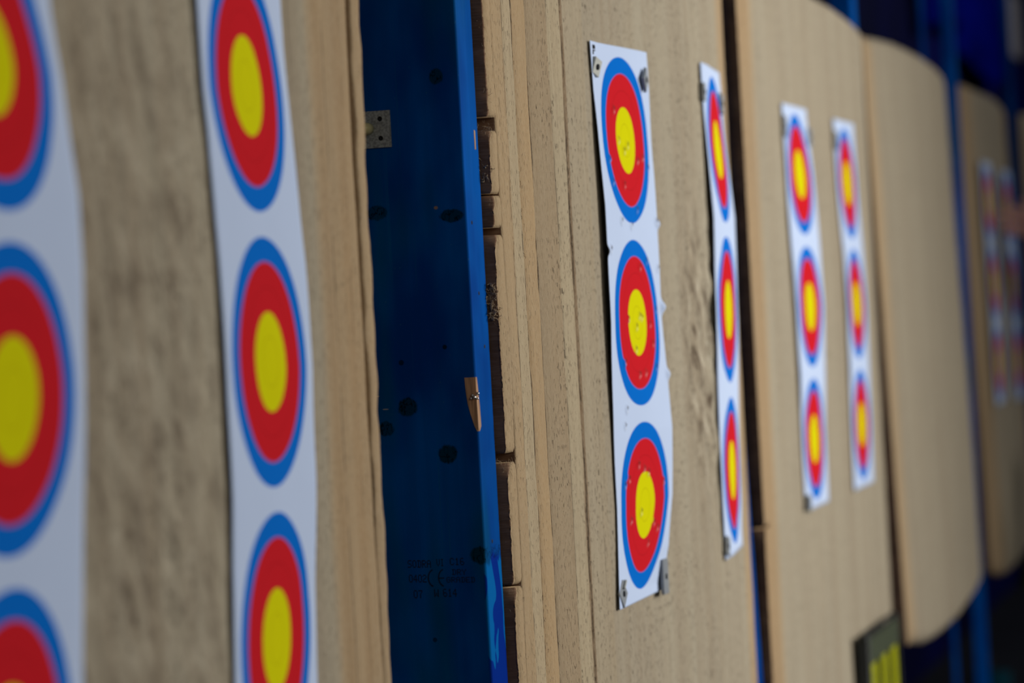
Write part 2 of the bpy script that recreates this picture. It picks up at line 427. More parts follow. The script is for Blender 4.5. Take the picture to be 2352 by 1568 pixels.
# ---- fourth
def prof4(x): return .882
org = (6.83, .882, Z(-.12))
m4 = foam_material('worn_layered_foam_fourth', -.58, .66, [], 12.4, fine=.4)
b4 = empty('archery_butt', org)
tag(b4, 'bare tan layered foam archery butt with no target on it, fourth from left', 'archery butt', 'row of layered foam butts')
make_core('layered_foam_block', b4, org, 6.19, 7.445, Z(-.725), Z(.492), prof4, .022, [(6.30, .002, .003), (7.34, .002, .003)], .009, [m4, M_felt_shaded], seed=12.4, bow=(.014, .030), corner=.032)
make_edge('edge_layer', b4, org, 6.14, 6.188, Z(-.715), Z(.488), prof4, .022, Z(-.12), [m4, M_felt_shaded], seed=41, res=.006)
butts.append(b4)

# ---- fifth
def prof5(x): return .945
org = (8.80, .945, Z(-.12))
m5 = foam_material('worn_layered_foam_fifth', -.30, .5, [], 15.9, fine=.3)
b5 = empty('archery_butt', org)
tag(b5, 'tan layered foam archery butt with a hand at its target, second from right', 'archery butt', 'row of layered foam butts')
make_core('layered_foam_block', b5, org, 8.24, 9.39, Z(-.785), Z(.518), prof5, .02, [(8.36, .002, .003)], .012, [m5, M_felt_shaded], seed=15.9, bow=(.0, .03), corner=.05)
make_edge('edge_layer', b5, org, 8.185, 8.238, Z(-.77), Z(.535), prof5, .02, Z(-.12), [m5, M_felt_shaded], seed=51, res=.008)
butts.append(b5)

# ---- sixth, a sliver at the right edge
def prof6(x): return .95
org = (10.3, .95, Z(-.12))
m6 = foam_material('worn_layered_foam_sixth', -.40, .5, [], 19.2, fine=.3)
b6 = empty('archery_butt', org)
tag(b6, 'orange-tan sliver of an archery butt at the far right edge of the picture', 'archery butt', 'row of layered foam butts')
make_core('layered_foam_block', b6, org, 9.90, 10.9, Z(-.78), Z(.50), prof6, .01, [], .02, [m6, M_felt_shaded], seed=19.2, corner=.04)
make_edge('edge_layer', b6, org, 9.85, 9.898, Z(-.76), Z(.50), prof6, .01, Z(-.12), [m6, M_felt_shaded], seed=61, res=.01)
butts.append(b6)

# ---------------------------------------------------------------- target faces
PW, PH = .235, .666
def make_target(label, xc, ztop, face, keys, lifts_l, lifts_r, nu, nv, holes=(), flaps=(), width=PW, xs=None, zscale=1.0):
    """keys: v positions 0..1; lifts in cm off the plane given by face(x); the sheet stays clear of the foam."""
    org = (xc, face(xc), Z(ztop))
    V = []; F = []; UV = []; col = []
    rs = random.Random(int(xc*100))
    hl = [(u, v, rs.uniform(.8, 1.3)) for u, v in holes]
    for j in range(nv+1):
        v = j/nv
        ll = np.interp(v, keys, lifts_l)/100; lr = np.interp(v, keys, lifts_r)/100
        shift = 0 if xs is None else float(np.interp(v, keys, xs)) - xc
        for i in range(nu+1):
            u = i/nu
            # ease between the two edges, slight belly
            w = u*u*(3-2*u)*.35 + u*.65
            lift = ll*(1-w) + lr*w + .0008*noise.noise(Vector((u*3+xc, v*9, 0)))
            x = (u-.5)*width + shift; z = -v*PH*zscale
            h0 = h1 = 0.
            for (hu, hv, hs) in hl:
                dx = (u-hu)*width; dz = (v-hv)*PH
                if abs(dx) < .009 and abs(dz) < .009:
                    d = math.hypot(dx, dz)/hs
                    lift += .0022*math.exp(-((d-.0030)/.0016)**2) - .002*math.exp(-(d/.0018)**2)
                    h0 = max(h0, math.exp(-(math.hypot(dx-.0008, dz+.0022)/.0024)**2))
                    h1 = max(h1, math.exp(-(math.hypot(dx, dz-.0024)/.0022)**2))
            for (fu, fv, fr, fa) in flaps:
                d = math.hypot((u-fu)*width, (v-fv)*PH)/fr
                if d < 2.5: lift += fa*math.exp(-d*d)
            y = face(xc+x) - max(lift, .0032) - org[1]
            V.append((x, y, z)); UV.append(((u-.5)*width, v*PH)); col.append((h0, h1))
    n1 = nu+1
    for j in range(nv):
        for i in range(nu): F.append((j*n1+i, (j+1)*n1+i, (j+1)*n1+i+1, j*n1+i+1))
    me = bpy.data.meshes.new('paper_target'); me.from_pydata(V, [], F); me.materials.append(M_target)
    me.polygons.foreach_set('use_smooth', [True]*len(F))
    uvl = me.uv_layers.new(name='UVMap')
    li = np.empty(len(me.loops), dtype=np.int32); me.loops.foreach_get('vertex_index', li)
    uvl.data.foreach_set('uv', np.array(UV, dtype=np.float32)[li].ravel())
    ca = me.color_attributes.new('hole', 'FLOAT_COLOR', 'POINT')
    ca.data.foreach_set('color', np.array([(a, b, 0, 1) for a, b in col], dtype=np.float32).ravel())
    me.update()
    o = bpy.data.objects.new('paper_target', me); o.location = org
    s = o.modifiers.new('thickness', 'SOLIDIFY'); s.thickness = .0005; s.offset = 1
    link(o)
    tag(o, label, 'target', 'paper target strips on the butts')
    return o

def keys_of(zs, ztop): return [(ztop-z)/PH for z in zs]

# A – leftmost
zs = [.30, .211, .168, .125, .087, .045, -.03, -.099, -.149, -.224, -.37]
tA = make_target('largest blurred target strip, cut off by the left picture edge', 1.842, .290, prof1, keys_of(zs, .29),
    [.3, .3, .4, .5, .6, .6, .5, .5, .4, .3, .2], [.2, .3, .4, .5, .6, .6, .5, .4, .3, .2, .15], 40, 110,
    xs=[1.822, 1.831, 1.842, 1.847, 1.854, 1.854, 1.85, 1.842, 1.834, 1.822, 1.81])
# B
zs = [.30, .252, .175, .144, .044, -.043, -.136, -.212, -.292, -.40]
tB = make_target('second target strip from the left, running down the nearest butt beside the tan edge', 2.357, .297, prof1, keys_of(zs, .297),
    [.12, .15, .2, .3, .35, .45, .4, .3, .2, .12], [.12, .18, .54, .5, .69, .79, .6, .39, .15, .12], 40, 110,
    xs=[2.349, 2.351, 2.354, 2.36, 2.37, 2.37, 2.368, 2.359, 2.348, 2.34])
# C – in focus
HC = [(.32, .116), (.37, .17), (.52, .178), (.45, .188), (.69, .204), (.79, .198), (.16, .206), (.87, .215), (.19, .246), (.39, .25), (.6, .294), (.29, .316), (.48, .324), (.97, .315), (.06, .367), (.73, .388), (.59, .399), (.54, .488), (.58, .491), (.47, .507), (.33, .492), (.87, .479), (.73, .504), (.76, .54), (.44, .548), (.23, .568), (.49, .594), (.6, .592), (.79, .585), (.24, .653), (.2, .682), (.96, .403), (.39, .755), (.22, .777), (.15, .786), (.49, .764), (.56, .772), (.82, .795), (.24, .851), (.42, .841), (.66, .866), (.74, .878), (.57, .9)]
zs = [.298, .189, .105, -.032, -.105, -.168, -.252, -.315, -.366]
tC = make_target('sharpest target strip, pinned at four corners and pricked with arrow holes', 3.645, .2975, prof2, keys_of(zs, .2975),
    [.12, .5, .75, .8, .6, .45, .3, .2, .12], [1.8, 1.6, 1.65, 1.7, 2.05, 2.3, 1.85, 1.15, .2], 120, 330, HC,
    [(1.0, .32, .005, .004), (1.0, .475, .007, .006), (.0, .37, .005, .003), (1.0, .60, .006, .004)],
    zscale=.987, xs=[3.639, 3.648, 3.653, 3.648, 3.646, 3.645, 3.647, 3.639, 3.633])
# D
zs = [.305, .221, .102, -.043, -.198, -.295, -.358]
tD = make_target('narrow-looking target strip on the sharp butt, close to its right edge', 4.235, .308, prof2, keys_of(zs, .308),
    [.15, .4, .75, .6, .3, .15, .12], [.54, .75, 1.5, 1.36, .67, .48, .12], 40, 110, width=.228,
    xs=[4.235, 4.243, 4.252, 4.233, 4.227, 4.224, 4.223])
# E
zs = [.289, .188, .115, -.03, -.146, -.248, -.364]
tE = make_target('left one of the two blurred target strips on the third butt', 5.165, .300, prof3, keys_of(zs, .300),
    [.15, .25, .35, .5, .5, .25, .12], [.29, .86, 1.2, 1.18, .75, .27, .12], 30, 90,
    xs=[5.145, 5.153, 5.154, 5.17, 5.171, 5.167, 5.163])
# F
zs = [.288, .169, .058, -.045, -.157, -.26, -.364]
tF = make_target('right one of the two blurred target strips on the third butt', 5.69, .297, prof3, keys_of(zs, .297),
    [.15, .25, .4, .45, .35, .2, .12], [.12, .12, .12, .25, .12, .12, .12], 30, 90,
    xs=[5.67, 5.678, 5.706, 5.713, 5.706, 5.695, 5.685])
# G, H
tG = make_target('left one of the two dim, very blurred target strips near the right picture edge', 8.655, .315, prof5, [0, .3, .5, .8, 1],
    [.4, .6, .9, 1.1, 1.1], [.3, .8, 1.1, 1.1, .9], 24, 70)
tH = make_target('dim blurred target strip at the right picture edge with the hand on it', 9.16, .305, prof5, [0, .3, .5, .8, 1],
    [.4, .6, .9, 1.1, 1.1], [.3, .8, 1.1, 1.1, .9], 24, 70)

# black lettering printed sideways at the top left corner of the sharp strip
def text_obj(name, body, size, mat, parent, mw, extrude=.0001, shear=0., spacing=1.0):
    cu = bpy.data.curves.new(name, 'FONT'); cu.body = body; cu.size = size; cu.extrude = extrude; cu.space_character = spacing
    cu.align_x = 'LEFT'
    t = bpy.data.objects.new(name, cu); C.objects.link(t)
    dg = bpy.context.evaluated_depsgraph_get(); dg.update()
    me = bpy.data.meshes.new_from_object(t.evaluated_get(dg))
    bpy.data.objects.remove(t); me.name = name
    me.materials.clear(); me.materials.append(mat)
    o = bpy.data.objects.new(name, me); link(o, parent)
    o.matrix_local = mw
    return o
# local frame on paper: x -> down (-z), y -> +x (sideways text), facing -y
mw = Matrix(((0, 1, 0, -.1125), (0, 0, -1, -.0042), (-1, 0, 0, -.0035), (0, 0, 0, 1)))
text_obj('printed_letters', 'SL', .0135, M_black_ink, tC, mw, .0006, spacing=.9)

# ---------------------------------------------------------------- target pins
pin_mesh = {}
def pin_bm(w, h, t):
    bm = box_bm(-w/2, w/2, -t, 0, -h/2, h/2, .0008, 2)
    return bm
def make_pin(label, x, y, z, w=.026, h=.026, t=.006, rot=PI/4, tilt=(0, 0), mat=None):
    """square plate held by a centre nail; local y- is away from the foam"""
    r = empty('target_pin', (x, y, Z(z)), (tilt[0], rot, tilt[1]))
    bm_obj('plate', pin_bm(w, h, t), mat or M_grey_pl, r)
    bm = bmesh.new(); bmesh.ops.create_cone(bm, cap_ends=True, segments=20, radius1=.0036, radius2=.0036, depth=.0012, matrix=Matrix.Translation((0, -t-.0003, 0)) @ Matrix.Rotation(PI/2, 4, 'X'))
    bm_obj('centre_hole', bm, M_dark, r, True)
    bm = tube_bm([(0, -t*.5, 0), (0, .045, 0)], .0014, 8)
    bm_obj('nail', bm, M_steel, r, True)
    tag(r, label, 'target pin', 'plastic pins holding the target strips')
    return r
make_pin('tilted pale grey square pin at the top left corner of the sharp target strip', 3.538, .8300, .268, rot=.35, tilt=(.12, -.22), w=.017, h=.020, t=.006, mat=M_beige_pl)
make_pin('diamond-set dark grey pin at the top right corner of the sharp target strip', 3.730, .8135, .262, t=.004, rot=PI/4+.1, tilt=(.05, .1), w=.022, h=.022)
pbl = make_pin('diamond-set grey pin at the bottom left corner of the sharp target strip', 3.533, .8295, -.343, rot=PI/4+.05, tilt=(-.05, -.1), w=.0235, h=.0235, t=.003)
bm = box_bm(-.008, -.005, -.006, -.002, .002, .015, .0008, 2); bm_obj('head', bm, M_beige_pl, pbl)
pbr = make_pin('upright oblong grey pin at the bottom right corner of the sharp target strip', 3.738, .8245, -.343, w=.028, h=.043, t=.004, rot=0.02, tilt=(0, 0))
make_pin('dark blurred pin at the top left corner of the narrow-looking target strip', 4.124, .822, .268, w=.012, h=.024, rot=.1)
make_pin('faint blurred pin at the top right corner of the narrow-looking target strip', 4.318, .836, .262, w=.02, h=.028, rot=.1)
make_pin('dark blurred pin at the bottom left corner of the narrow-looking target strip', 4.118, .822, -.340, w=.02, h=.024, rot=.3)
make_pin('dark blurred pin at the top left corner of the left strip on the third butt', 5.036, .872, .262, w=.018, h=.034, rot=.1)
make_pin('faint blurred pin at the top right corner of the left strip on the third butt', 5.262, .869, .252, w=.022, h=.03, rot=.1)
make_pin('faint blurred pin at the top left corner of the right strip on the third butt', 5.560, .872, .258, w=.022, h=.032, rot=.1)

make_pin('dark blurred pin at the bottom left corner of the left strip on the third butt', 5.052, .868, -.352, w=.018, h=.026, rot=.2)

# ---------------------------------------------------------------- timber frame
def make_post(label, xl, xr, yf, depth, top, mat, bottom=0.0):
    org = (xl, yf, 0)
    bm = box_bm(0, xr-xl, 0, depth, bottom, top, .003, 3)
    o = bm_obj('timber_post', bm, mat, None, True, loc=org)
    for p in o.data.polygons: p.use_smooth = False
    tag(o, label, 'post', 'blue timber posts of the frame')
    return o
# knots on the wide face: object y = Y - front, z = world height
dk = (.0012, .028, .048)
sp = [(.0238, 1.700, .0075, .0085, dk, .8), (.016, 1.5607, .013, .007, dk, .85), (.094, 1.5677, .012, .008, dk, .7), (.0725, 1.3718, .0105, .0105, dk, .85),
      (.0965, 1.3509, .009, .008, dk, .75), (.033, 1.3229, .0105, .0105, dk, .9), (.0304, 1.43, .0025, .0025, (.001, .01, .02), .9), (.0767, 1.4166, .0028, .003, (.001, .01, .02), .8),
      (.0063, 1.2207, .0095, .0095, dk, .9), (.0574, 1.1371, .0025, .0025, (.001, .01, .02), .7), (.0314, 1.5695, .0022, .0018, (.35, .22, .10), .8),
      (.0954, 1.3706, .0035, .0006, (.45, .42, .35), .7), (.104, 1.384, .003, .0006, (.4, .4, .35), .6)]
M_post0 = paint_material('blue_paint_with_knots', sp, blotch_below=1.215)
p0 = make_post('thick bright blue timber post in sharp focus between the two nearest butts', 3.011, 3.0715, .844, .20, 2.75, M_post0)
# nail dents on the lit narrow face
for (px_, zz, c) in ((.018, 1.553, M_dark), (.030, 1.482, M_dark), (.040, 1.428, M_dark), (.028, 1.232, M_dark)):
    bm = bmesh.new(); bmesh.ops.create_uvsphere(bm, u_segments=10, v_segments=8, radius=1, matrix=Matrix.Translation((px_, .0002, zz)) @ Matrix.Diagonal((.0028, .0006, .0022, 1)))
    bm_obj('nail_dent', bm, c, p0, True)
# bare wood splinter on the corner
def splinter(name, outline_side, outline_front, parent):
    """outline_side: (y,z) on the side face; a thin chip surface wrapping the corner, slightly proud"""
    bm = bmesh.new()
    n = len(outline_side)
    a = [bm.verts.new((-.0006, y, z)) for y, z in outline_side]
    b = [bm.verts.new((x, -.0006, z)) for x, z in outline_front]
    ab = [bm.verts.new((.0002, .0002, z)) for x, z in outline_front]
    c0 = [bm.verts.new((.004, y+.0002, z)) for y, z in outline_side]
    for i in range(n-1):
        bm.faces.new((a[i], a[i+1], ab[i+1], ab[i])); bm.faces.new((ab[i], ab[i+1], b[i+1], b[i]))
        bm.faces.new((a[i+1], a[i], c0[i], c0[i+1])); bm.faces.new((b[i], b[i+1], c0[i+1], c0[i]))
    bm.faces.new((a[0], ab[0], b[0], c0[0])); bm.faces.new((c0[-1], b[-1], ab[-1], a[-1]))
    bm.normal_update()
    return bm_obj(name, bm, M_wood, parent, False)
zs_ = [1.3985, 1.390, 1.381, 1.372, 1.363, 1.354, 1.349, 1.3445]
splinter('bare_wood_splinter', list(zip([.0115, .0112, .0105, .0095, .0075, .005, .0035, .0012], zs_)), list(zip([.002, .004, .006, .0075, .008, .0085, .0085, .003], zs_)), p0)
bm = bmesh.new()
for (dx, dy, dz, r) in ((.0, .004, 1.3805, .0016), (-.001, .002, 1.3785, .0019), (.002, -.001, 1.382, .0018), (.001, -.0005, 1.3772, .0014), (-.0005, .0055, 1.3775, .0014)):
    bmesh.ops.create_uvsphere(bm, u_segments=10, v_segments=8, radius=r, matrix=Matrix.Translation((dx-.001, dy, dz)))
bm_obj('bent_staple', bm, M_steel, p0, True)
bm = box_bm(.0455-.002, .0455+.0025, -.0005, .002, 1.627, 1.647, .0006, 1)
bm_obj('bare_wood_splinter', bm, M_wood, p0)
# grading stamp printed in dots on the wide face (a 5 x 7 dot alphabet)
GL = {'S': '01111 10000 10000 01110 00001 00001 11110', 'O': '01110 10001 10001 10001 10001 10001 01110', 'D': '11110 01001 01001 01001 01001 01001 11110',
      'R': '11110 10001 10001 11110 10100 10010 10001', 'A': '01110 10001 10001 11111 10001 10001 10001', 'V': '10001 10001 10001 10001 10001 01010 00100',
      'I': '01110 00100 00100 00100 00100 00100 01110', 'C': '01110 10001 10000 10000 10000 10001 01110', '1': '00100 01100 00100 00100 00100 00100 01110',
      '6': '01110 10000 10000 11110 10001 10001 01110', '0': '01110 10001 10001 10001 10001 10001 01110', '4': '00010 00110 01010 10010 11111 00010 00010',
      '2': '01110 10001 00001 00110 01000 10000 11111', 'Y': '10001 10001 01010 00100 00100 00100 00100', 'G': '01110 10001 10000 10111 10001 10001 01110',
      'E': '11111 10000 10000 11110 10000 10000 11111', '7': '11111 00001 00010 00100 00100 00100 00100', 'W': '10001 10001 10001 10101 10101 11011 10001'}
def stamp_row(word, y_left, y_right, z_top, z_bot):
    """y_left > y_right: the writing runs towards the front edge of the post"""
    bm = bmesh.new(); n_ = len(word); pitch = (y_left-y_right)/(n_-.18)
    cw = pitch*.82/5; ch = (z_top-z_bot)/7
    for k, chx in enumerate(word):
        for r_, row in enumerate(GL[chx].split()):
            for c_, bit in enumerate(row):
                if bit == '1':
                    ya = y_left - k*pitch - c_*cw; za = z_top - r_*ch - .10*(y_left-ya)*.3
                    bmesh.ops.create_cube(bm, size=1, matrix=Matrix.Translation((-.0001, ya-cw/2, za-ch/2)) @ Matrix.Diagonal((.0003, cw*.98, ch*.98, 1)))
    bm_obj('grading_stamp', bm, M_ink, p0)
def SY(c): return .9263 - .000454*(900 + c/8.4 - 933) - .844
def SZ(c): return 1.2188 - .000472*(1250 + c/8.4 - 1285)
for word, a, b, t_, u_ in (('SODRA', 290, 740, 305, 440), ('VI', 850, 990, 300, 430), ('C16', 1110, 1385, 290, 420), ('0402', 300, 640, 565, 705),
                           ('DRY', 1140, 1410, 492, 595), ('GRADED', 1025, 1570, 628, 728), ('07', 375, 545, 845, 990), ('W', 775, 860, 840, 980), ('614', 945, 1210, 835, 980)):
    stamp_row(word, SY(a), SY(b), SZ(t_), SZ(u_))
bm = bmesh.new()
def arc(cc, rr_, a0, a1, w):
    N = 16; prev = None
    for k in range(N+1):
        a = a0+(a1-a0)*k/N
        q = [bm.verts.new((-.0004, SY(cc) - r_*.75*math.cos(a), SZ(640) + r_*math.sin(a))) for r_ in (rr_-w/2, rr_+w/2)]
        if prev: bm.faces.new((prev[0], prev[1], q[1], q[0]))
        prev = q
arc(795, .0085, PI*.58, PI*1.42, .0016)
arc(995, .0085, PI*.58, PI*1.42, .0016)
q = [bm.verts.new((-.0004, SY(yy), SZ(zz))) for yy, zz in ((880, 655), (985, 655), (985, 635), (880, 635))]
bm.faces.new(q)
bm_obj('grading_stamp', bm, M_ink, p0)

M_postb = paint_material('blue_paint_second', (), None)
make_post('blue timber post in the narrow gap between the sharp butt and the third butt', 4.632, 4.693, .869, .17, 2.0, M_postb).rotation_euler = (-.022, 0, 0)
make_post('blue timber post rising behind the third butt, left of the bare butt', 6.07, 6.133, .903, .045, 2.75, M_postb)
make_post('blue timber post between the bare butt and the butt with the hand', 8.115, 8.178, .950, .030, 2.75, M_postb)
make_post('slim blue timber batten beside the tall post right of the bare butt', 8.01, 8.04, 1.012, .012, 2.75, M_postb)
make_post('dim blue timber post at the right picture edge', 9.80, 9.848, .975, .02, 2.75, M_postb)

for k, (zz, lab) in enumerate(((1.62, 'upper blue timber rail running behind the butts'), (.90, 'lower blue timber rail running behind the butts'))):
    o = bm_obj('timber_rail', box_bm(1.3, 11.2, 1.125, 1.175, zz-.05, zz+.05, .003, 2), M_postb)
    tag(o, lab, 'rail', 'blue timber rails behind the butts')

# ---------------------------------------------------------------- steel bracket with peg
br = empty('steel_bracket', (3.0108, .94, 1.652))
bm = bmesh.new()
# plate outline with two screw holes, built as rings so the holes are open
yl, yr, zb, zt_, th = .030, -.0225, -.0188, .0182, .0018
holes = [(-.0117, .0100), (-.0117, -.0095), (.012, .0100), (.012, -.0095)]
cell_y = [yl, 0.0, yr]; cell_z = [zb, 0.0002, zt_]
for fx, flip in ((-th, False), (0, True)):
    for ci in range(2):
        for cj in range(2):
            ya, yb_ = cell_y[ci], cell_y[ci+1]; za, zb2 = cell_z[cj], cell_z[cj+1]
            hy = -.0117 if ci == 1 else .012; hz = .0100 if cj == 1 else -.0095
            N = 24; inner = []; outer = []
            for k in range(N):
                a = 2*PI*k/N; cy_, cz_ = math.cos(a), math.sin(a)
                inner.append(bm.verts.new((fx, hy+.0025*cy_, hz+.0025*cz_)))
                ts = []
                if abs(cy_) > 1e-6: ts.append(((max(ya, yb_) if cy_ > 0 else min(ya, yb_))-hy)/cy_)
                if abs(cz_) > 1e-6: ts.append(((zb2 if cz_ > 0 else za)-hz)/cz_)
                t = min(ts); outer.append(bm.verts.new((fx, hy+t*cy_, hz+t*cz_)))
            for k in range(N):
                k2 = (k+1) % N; bm.faces.new((inner[k], inner[k2], outer[k2], outer[k]))
            # corner fill
            for yy in (ya, yb_):
                for zz in (za, zb2):
                    vs = [v for v in outer if abs(v.co.y-yy) < 1e-6] + [v for v in outer if abs(v.co.z-zz) < 1e-6]
                    a1 = [v for v in outer if abs(v.co.y-yy) < 1e-6]; a2 = [v for v in outer if abs(v.co.z-zz) < 1e-6]
                    if a1 and a2:
                        v1 = min(a1, key=lambda v: abs(v.co.z-zz)); v2 = min(a2, key=lambda v: abs(v.co.y-yy))
                        if v1 is not v2:
                            cv = bm.verts.new((fx, yy, zz)); bm.faces.new((v1, cv, v2))
o_ = [(yl, zb), (yr, zb), (yr, zt_), (yl, zt_)]
for k in range(4):
    (a, b), (c, d) = o_[k], o_[(k+1) % 4]
    bm.faces.new([bm.verts.new(p) for p in ((-th, a, b), (-th, c, d), (0, c, d), (0, a, b))])
bm_obj('plate', bm, M_galv, br)
bm = bmesh.new()
for (hy, hz) in holes:
    bmesh.ops.create_cone(bm, cap_ends=True, segments=20, radius1=.0027, radius2=.0027, depth=.0003, matrix=Matrix.Translation((-.0002, hy, hz)) @ Matrix.Rotation(PI/2, 4, 'Y'))
bm_obj('screw_hole', bm, M_dark, br)
bm_obj('flange', box_bm(-.055, 0, .0285, .0303, zb, zt_, .0004, 1), M_galv, br)
bm = tube_bm([(-q, .0012, .0006) for q in (.0018, .010, .014, .0165, .0178)], .0062, 20, taper=[1, 1, .92, .65, .2])
pg = bm_obj('peg', bm, M_peg, br, True); pg['label'] = 'cream rounded peg end'
tag(br, 'small galvanised steel bracket with screw holes on the thick blue post', 'bracket')

# ---------------------------------------------------------------- striped rack standing below the third butt
M_yel = plain('yellow_slats', (.34, .35, .004), .5, .3, var=.2)
M_blk = plain('black_tubing', (.02, .022, .02), .5, .3)
M_net = plain('grey_green_mesh', (.05, .06, .035), .8, .2, var=.5, scale=300)
rk = empty('slatted_rack', (5.40, .84, 0))
def rel(x, y, z): return (x-5.40, y-.84, z)
zt = Z(-.622)
bm = bmesh.new()
x0r, x1r = 5.47, 5.84
for y in (.846, .858):
    tube_bm([rel(x0r, y, 0.004), rel(x0r, y, zt), rel(x1r, y, zt), rel(x1r, y, 0.004)], .0045, 8, bm)
for x in (x0r, x1r):
    for z in (zt, .25): tube_bm([rel(x, .846, z), rel(x, .858, z)], .006, 8, bm)
tube_bm([rel(x0r, .846, .25), rel(x1r, .846, .25)], .006, 8, bm); tube_bm([rel(x0r, .858, .25), rel(x1r, .858, .25)], .006, 8, bm)
bm_obj('frame', bm, M_blk, rk, True)
bm_obj('net_band', box_bm(x0r+.007-5.40, x1r-.007-5.40, .003, .005, zt-.05, zt-.004, .001, 1), M_net, rk)
bm_obj('back_panel', box_bm(x0r+.007-5.40, x1r-.007-5.40, .010, .013, .26, zt-.004, .001, 1), M_blk, rk)
for k in range(3):
    xs = x0r + .060 + k*.125
    bm = box_bm(xs-.034-5.40, xs+.034-5.40, .0045, .0065, .25, zt-.035, .0004, 1)
    bm_obj('slat', bm, M_yel, rk)
tag(rk, 'black framed rack with upright yellow slats below the third butt', 'rack')

# ---------------------------------------------------------------- the person whose hand reaches in
M_skin = plain('skin', (.44, .25, .20), .55, .3, var=.08, bump=.0002)
M_coat = plain('black_jacket', (.018, .016, .015), .9, .1, var=.2)
M_trous = plain('dark_trousers', (.03, .028, .03), .9, .1, var=.2)
M_hair = plain('brown_hair', (.06, .035, .02), .8, .2, var=.3)
M_shoe = plain('dark_shoes', (.03, .03, .03), .6, .3)
def skin_mesh(name, pts, edges, radii, mat, parent, levels=2):
    me = bpy.data.meshes.new(name); me.from_pydata(pts, edges, []); me.materials.append(mat)
    o = bpy.data.objects.new(name, me); link(o, parent)
    sk = o.modifiers.new('skin', 'SKIN')
    for i, r in enumerate(radii):
        sv = me.skin_vertices[0].data[i]
        sv.radius = (r, r) if not isinstance(r, tuple) else r
        sv.use_root = (i == 0)
    su = o.modifiers.new('sub', 'SUBSURF'); su.levels = levels; su.render_levels = levels
    dg = bpy.context.evaluated_depsgraph_get(); dg.update()
    m2_ = bpy.data.meshes.new_from_object(o.evaluated_get(dg)); m2_.name = name
    o.modifiers.clear(); o.data = m2_
    if not m2_.materials: m2_.materials.append(mat)
    for i in range(len(m2_.materials)): m2_.materials[i] = mat
    m2_.polygons.foreach_set('use_smooth', [True]*len(m2_.polygons))
    return o
px_, py_ = 9.15, .12
pr = empty('person', (px_, py_, 0))
L = lambda x, y, z: (x-px_, y-py_, z)
wr = (8.80, .790, 1.590)
body = [L(9.15, .12, .98), L(9.15, .13, 1.15), L(9.15, .14, 1.34), L(9.14, .14, 1.46), L(9.13, .15, 1.54), L(9.12, .17, 1.62), L(9.11, .17, 1.70),     # 0-6 pelvis..head
        L(9.05, .14, 1.42), L(8.985, .16, 1.41), L(8.93, .44, 1.37), wr and L(*wr),            # 7-10 left-of-picture arm, reaching
        L(9.24, .14, 1.42), L(9.31, .13, 1.40), L(9.36, .10, 1.14), L(9.36, .22, .93),          # 11-14 hanging arm
        L(9.06, .12, .93), L(9.05, .13, .52), L(9.04, .10, .09), L(9.03, .20, .04),            # 15-18 leg
        L(9.25, .12, .93), L(9.26, .13, .52), L(9.27, .09, .09), L(9.28, .19, .04)]
ed = [(0, 1), (1, 2), (2, 3), (3, 4), (4, 5), (5, 6), (3, 7), (7, 8), (8, 9), (9, 10), (3, 11), (11, 12), (12, 13), (13, 14), (0, 15), (15, 16), (16, 17), (17, 18), (0, 19), (19, 20), (20, 21), (21, 22)]
rad = [.085, .085, .105, .075, .052, .082, .076, .058, .05, .043, .028, .058, .05, .04, .027, .075, .052, .038, .033, .075, .052, .038, .033]
# body with one palm-and-fingers hand merged at each wrist
pts = list(body); edges = list(ed); radii = list(rad)
def hand(wi, palm_dir, side_dir, curl_dir, curls):
    w = Vector(pts[wi]); p = Vector(palm_dir).normalized(); s = Vector(side_dir).normalized(); c = Vector(curl_dir).normalized()
    pts.append(tuple(w + p*.035)); radii.append((.026, .02)); edges.append((wi, len(pts)-1)); pc = len(pts)-1
    lens = (.072, .082, .076, .06)
    for k in range(4):
        off = s*(.030-.020*k)
        base = w + p*(.078-.004*abs(k-1)) + off
        pts.append(tuple(base)); radii.append(.0105); edges.append((pc, len(pts)-1)); last = len(pts)-1
        d = p.copy(); q = base
        for j, fr in enumerate((.42, .32, .26)):
            d = (d + c*curls[k]*(.5+.3*j)).normalized(); q = q + d*lens[k]*fr
            pts.append(tuple(q)); radii.append(.0092-.001*j); edges.append((last, len(pts)-1)); last = len(pts)-1
    b = w + p*.025 + s*.026
    last = pc
    for j, (dd, ln, r) in enumerate(((s*.9+p*.5+c*.2, .034, .012), (s*.35+p*.9+c*.4, .032, .0105), (p*.9+c*.5, .024, .009))):
        b = b + dd.normalized()*ln
        pts.append(tuple(b)); radii.append(r); edges.append((last, len(pts)-1)); last = len(pts)-1
hand(10, (-.02, 1, .35), (-.15, -.3, 1), (-.5, .25, -.1), (.25, .35, .45, .55))
hand(14, (0, .25, -1), (-.2, 1, .2), (-1, 0, 0), (.35, .4, .45, .5))
bd = skin_mesh('body', pts, edges, radii, M_skin, pr)
jp = [L(9.15, .12, .90), L(9.15, .12, .98), L(9.15, .13, 1.10), L(9.15, .135, 1.22), L(9.15, .14, 1.33), L(9.145, .14, 1.42), L(9.14, .145, 1.485)] \
    + [L(9.05, .14, 1.40), L(8.985, .16, 1.405), L(8.96, .30, 1.385), L(8.93, .44, 1.37), L(8.835, .705, 1.535)] \
    + [L(9.24, .14, 1.40), L(9.31, .13, 1.39), L(9.34, .115, 1.26), L(9.36, .10, 1.14), L(9.36, .20, .96)]
je = [(0, 1), (1, 2), (2, 3), (3, 4), (4, 5), (5, 6), (4, 7), (7, 8), (8, 9), (9, 10), (10, 11), (4, 12), (12, 13), (13, 14), (14, 15), (15, 16)]
